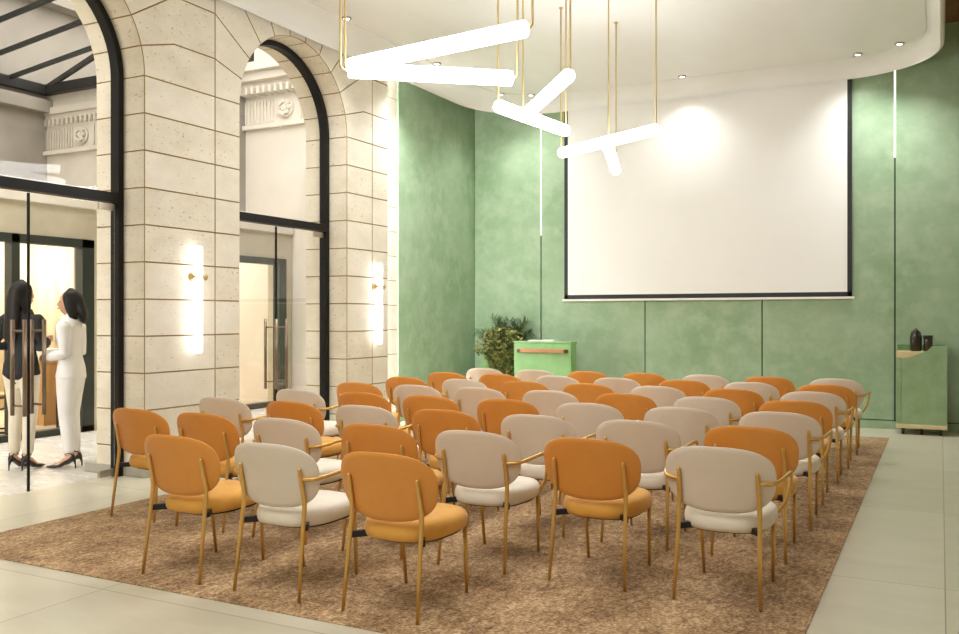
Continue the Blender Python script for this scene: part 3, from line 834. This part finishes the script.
def mirror(pts, s): return [(s*p[0],)+tuple(p[1:]) for p in pts]
def person(loc, rz, label, jacket, trouser, armL, armR, hair_long, k=1.0, turn=0.):
    root = empty('person', loc, rz); root.scale = (k, k, k); tag(root, label, 'person')
    torso = [(0, 0, .84, .150, .105), (0, -.01, .92, .158, .112), (0, 0, 1.03, .118, .088), (0, .005, 1.13, .122, .092), (0, .01, 1.23, .145, .105), (0, -.005, 1.32, .150, .085), (0, -.005, 1.365, .10, .068), (0, 0, 1.40, .055, .052)]
    leg = [(.080, 0, .86, .072, .085), (.078, .006, .70, .062, .070), (.074, .014, .50, .045, .048), (.072, -.004, .36, .040, .044), (.068, -.014, .22, .033, .036), (.068, -.02, .125, .029, .032)]
    foot = [(.068, -.045, .105, .030, .030), (.068, .01, .085, .034, .030), (.07, .075, .035, .038, .022), (.07, .125, .022, .032, .016), (.07, .165, .018, .018, .011)]
    def armpts(j):
        s, e, w = [Vector(q) for q in j]
        m1 = s.lerp(e, .5); m2 = e.lerp(w, .45)
        return [(*s, .05, .05), (*m1, .043, .043), (*e, .036, .036), (*m2, .035, .034), (*w, .025, .022)]
    body = bmesh.new()
    chain(body, torso); chain(body, [(0, -.005, 1.36, .055, .05), (0, .0, 1.41, .046, .046), (0, .012, 1.47, .046, .048)])
    ct, st = math.cos(turn), math.sin(turn)
    def hd(x, y, z): return (x*ct-y*st, x*st+y*ct, z)
    hh = [(0, .02, 1.435, .030, .036), (0, .03, 1.455, .045, .058), (0, .02, 1.49, .062, .078), (0, .012, 1.535, .070, .088), (0, .008, 1.58, .068, .086), (0, .004, 1.615, .052, .066), (0, .0, 1.636, .028, .036)]
    chain(body, [(*hd(*p[:3]), p[3], p[4]) for p in hh], hint=(ct, st, 0))
    chain(body, [(*hd(0, .095, 1.545), .007, .008), (*hd(0, .112, 1.518), .011, .012), (*hd(0, .104, 1.508), .012, .010)])
    chain(body, [(*hd(-.02, .094, 1.482), .004, .006), (*hd(0, .102, 1.482), .006, .009), (*hd(.02, .094, 1.482), .004, .006)], hint=(0, 0, 1))
    for s in (-1, 1):
        chain(body, [(*hd(s*.066, .0, 1.50), .006, .012), (*hd(s*.073, -.006, 1.53), .007, .018), (*hd(s*.073, -.008, 1.555), .006, .014)], hint=(1, 0, 0))
        chain(body, mirror(leg, s)); chain(body, mirror(foot, s))
    for j in (armL, armR):
        chain(body, armpts(j), hint=(0, 0, 1))
        e, w = Vector(j[1]), Vector(j[2]); d = (w-e).normalized(); side, nn = frame_at(d, (0, 0, 1))
        chain(body, [(*(w-d*.01), .024, .02), (*(w+d*.035), .036, .016), (*(w+d*.085), .038, .013)], hint=tuple(side))
        for q, (o_, L) in enumerate(((-.028, .062), (-.0095, .075), (.0095, .07), (.028, .055))):
            b0 = w+d*.08+side*o_; b1 = b0+d*L*.5+nn*.008; b2 = b0+d*L*.85+nn*.030
            chain(body, [(*b0, .0095, .0095), (*b1, .0088, .0088), (*b2, .0075, .0075)], n=8)
        b0 = w+d*.03-side*.032; chain(body, [(*b0, .012, .011), (*(b0+d*.035-side*.016+nn*.01), .010, .010), (*(b0+d*.062-side*.016+nn*.02), .008, .008)], n=8)
    fused('body', body, SKIN, root, .0075, 4)
    for s in (-1, 1):   # eyes and lips
        bm = bmesh.new(); c = hd(s*.028, .086, 1.538)
        chain(bm, [(c[0]-.010*ct, c[1]-.010*st, c[2], .003, .004), (*c, .007, .008), (c[0]+.010*ct, c[1]+.010*st, c[2], .003, .004)], hint=(0, 0, 1), n=10); obj('eye', bm, HAIR, root, smooth=True)
    bm = bmesh.new(); chain(bm, [(*hd(-.018, .098, 1.482), .004, .004), (*hd(0, .108, 1.482), .006, .006), (*hd(.018, .098, 1.482), .004, .004)], hint=(0, 0, 1), n=10)
    obj('lips', bm, mat('lips', srgb(170, 90, 84), rough=.4), root, smooth=True)
    # jacket
    jk = bmesh.new()
    jt = [(0, -.005, .842, .172, .126), (0, -.008, .93, .158, .114), (0, 0, 1.04, .126, .096), (0, .005, 1.13, .128, .098), (0, .012, 1.23, .148, .110), (0, -.005, 1.32, .155, .090), (0, -.006, 1.372, .105, .076), (0, -.004, 1.40, .068, .062)]
    chain(jk, jt, n=20)
    for s in (-1, 1):   # lapel rolls
        chain(jk, [(s*.055, .045, 1.405, .014, .014), (s*.05, .105, 1.31, .018, .012), (s*.02, .125, 1.16, .014, .010)], n=8)
    for j in (armL, armR):
        ap = armpts(j); w = Vector(ap[-1][:3]); e = Vector(ap[2][:3]); ap[-1] = (*w.lerp(e, .06), .034, .032)
        chain(jk, ap, hint=(0, 0, 1), infl=.013)
    fused('jacket', jk, jacket, root, .010, 5)
    tr = bmesh.new(); chain(tr, [(0, 0, .80, .145, .105), (0, -.005, .90, .155, .112), (0, 0, 1.0, .12, .095)])
    for s in (-1, 1):
        chain(tr, mirror([(.080, -.004, .85, .084, .100), (.078, .006, .70, .074, .084), (.074, .014, .50, .058, .064), (.072, -.002, .33, .050, .058), (.068, -.010, .16, .044, .052)], s))
    fused('trousers', tr, trouser, root, .010, 5)
    for s in (-1, 1):
        sh = bmesh.new()
        chain(sh, mirror([(.068, -.05, .10, .033, .030), (.068, -.005, .078, .033, .022), (.07, .06, .034, .040, .022), (.07, .12, .022, .037, .019), (.07, .185, .016, .014, .010)], s))
        chain(sh, mirror([(.068, -.062, .09, .020, .018), (.068, -.075, .045, .009, .009), (.068, -.078, .004, .007, .007)], s), n=8)
        for q in range(12):
            pass
        bm_s = [(s*.068+.034*math.cos(t), -.022+.040*math.sin(t), .135+.012*math.cos(2*t), .006, .006) for t in [2*PI*i/12 for i in range(12)]]
        chain(sh, bm_s, hint=(0, 0, 1), n=8)
        fused('shoe', sh, SHOE, root, .006, 2)
    # hair
    hb = bmesh.new()
    hk = [(0, -.01, 1.47, .072, .072), (0, -.012, 1.535, .083, .092), (0, -.008, 1.59, .081, .094), (0, -.004, 1.63, .060, .072), (0, 0, 1.652, .030, .038)]
    chain(hb, [(*hd(*p[:3]), p[3], p[4]) for p in hk], hint=(ct, st, 0), n=20)
    for s in (-1, 1):
        chain(hb, [(*hd(s*.06, .025, 1.615), .022, .03), (*hd(s*.078, .012, 1.55), .013, .036), (*hd(s*.080, -.005, 1.46), .018, .042), (*hd(s*.074, -.02, min(1.43, hair_long+.10)), .022, .038), (*hd(s*.06, -.04, hair_long+.02), .018, .028)], hint=(ct, st, 0))
    chain(hb, [(*hd(0, -.070, 1.585), .066, .040), (*hd(0, -.086, 1.50), .080, .044), (*hd(0, -.106, hair_long+.10), .090, .044), (*hd(0, -.116, hair_long+.035), .078, .036), (*hd(0, -.115, hair_long), .045, .024)], hint=(ct, st, 0), n=18)
    # hollow the front so that the face shows
    fused('hair', hb, HAIR, root, .011, 14)
    return root
th = math.radians(27.32)
person((-7.20, 5.64, 0), th+math.radians(90), 'woman with dark hair in a white trouser suit and black heels, seen from the side',
       SUITW, SUITW, [(-.165, -.005, 1.315), (-.19, -.035, 1.07), (-.10, .15, 1.035)], [(.165, -.005, 1.315), (.185, -.02, 1.07), (.07, .17, 1.03)], 1.35, k=1.0, turn=.3)
person((-7.50, 5.36, 0), th-math.radians(14), 'woman with long black hair in a black jacket and cream trousers, seen from behind',
       SUITK, PANTS, [(-.165, -.005, 1.315), (-.235, -.05, 1.08), (-.10, .16, 1.10)], [(.165, -.005, 1.315), (.215, -.03, 1.07), (.10, .18, 1.12)], 1.12, k=1.045, turn=-.25)

# ------------------------------------------------------------------ light
def area(name, loc, rot, sx, sy, e, col=(1, .92, .8)):
    l = bpy.data.lights.new(name, 'AREA'); l.shape = 'RECTANGLE'; l.size = sx; l.size_y = sy; l.energy = e; l.color = col
    o = bpy.data.objects.new(name, l); COL.objects.link(o); o.location = loc; o.rotation_euler = rot; return o
area('office_fill_light', (-11.2, 7.5, 2.7), (0, 0, 0), 2.5, 8, 165, (1, .99, .965))  # added light that brightens the office interior, no actual ceiling fitting
area('room_fill_light', (-2.4, 1.2, 4.58), (0, 0, 0), 3.4, 3.4, 90, (.97, .985, 1))  # unseen fill added overhead, out of view, to lift the room's brightness
w = bpy.data.worlds.new('sky'); scene.world = w; w.use_nodes = True
bg = w.node_tree.nodes['Background']; bg.inputs[0].default_value = (1, .985, .965, 1); bg.inputs[1].default_value = 2.6

# ------------------------------------------------------------------ camera and view
cam = bpy.data.cameras.new('camera'); co = bpy.data.objects.new('camera', cam); COL.objects.link(co)
cam.sensor_fit = 'HORIZONTAL'; cam.sensor_width = 36; cam.lens = 36*893/959; cam.clip_start = .05
co.location = (0, 0, 1.4); co.rotation_euler = (PI/2, 0, th)
scene.camera = co
scene.view_settings.view_transform = 'Standard'; scene.view_settings.look = 'None'
scene.view_settings.gamma = 1; scene.view_settings.use_curve_mapping = False
scene.view_settings.exposure = 1.0
scene.cycles.use_denoising = True
scene.cycles.max_bounces = 10; scene.cycles.diffuse_bounces = 5; scene.cycles.transparent_max_bounces = 16
scene.cycles.sample_clamp_indirect = 8
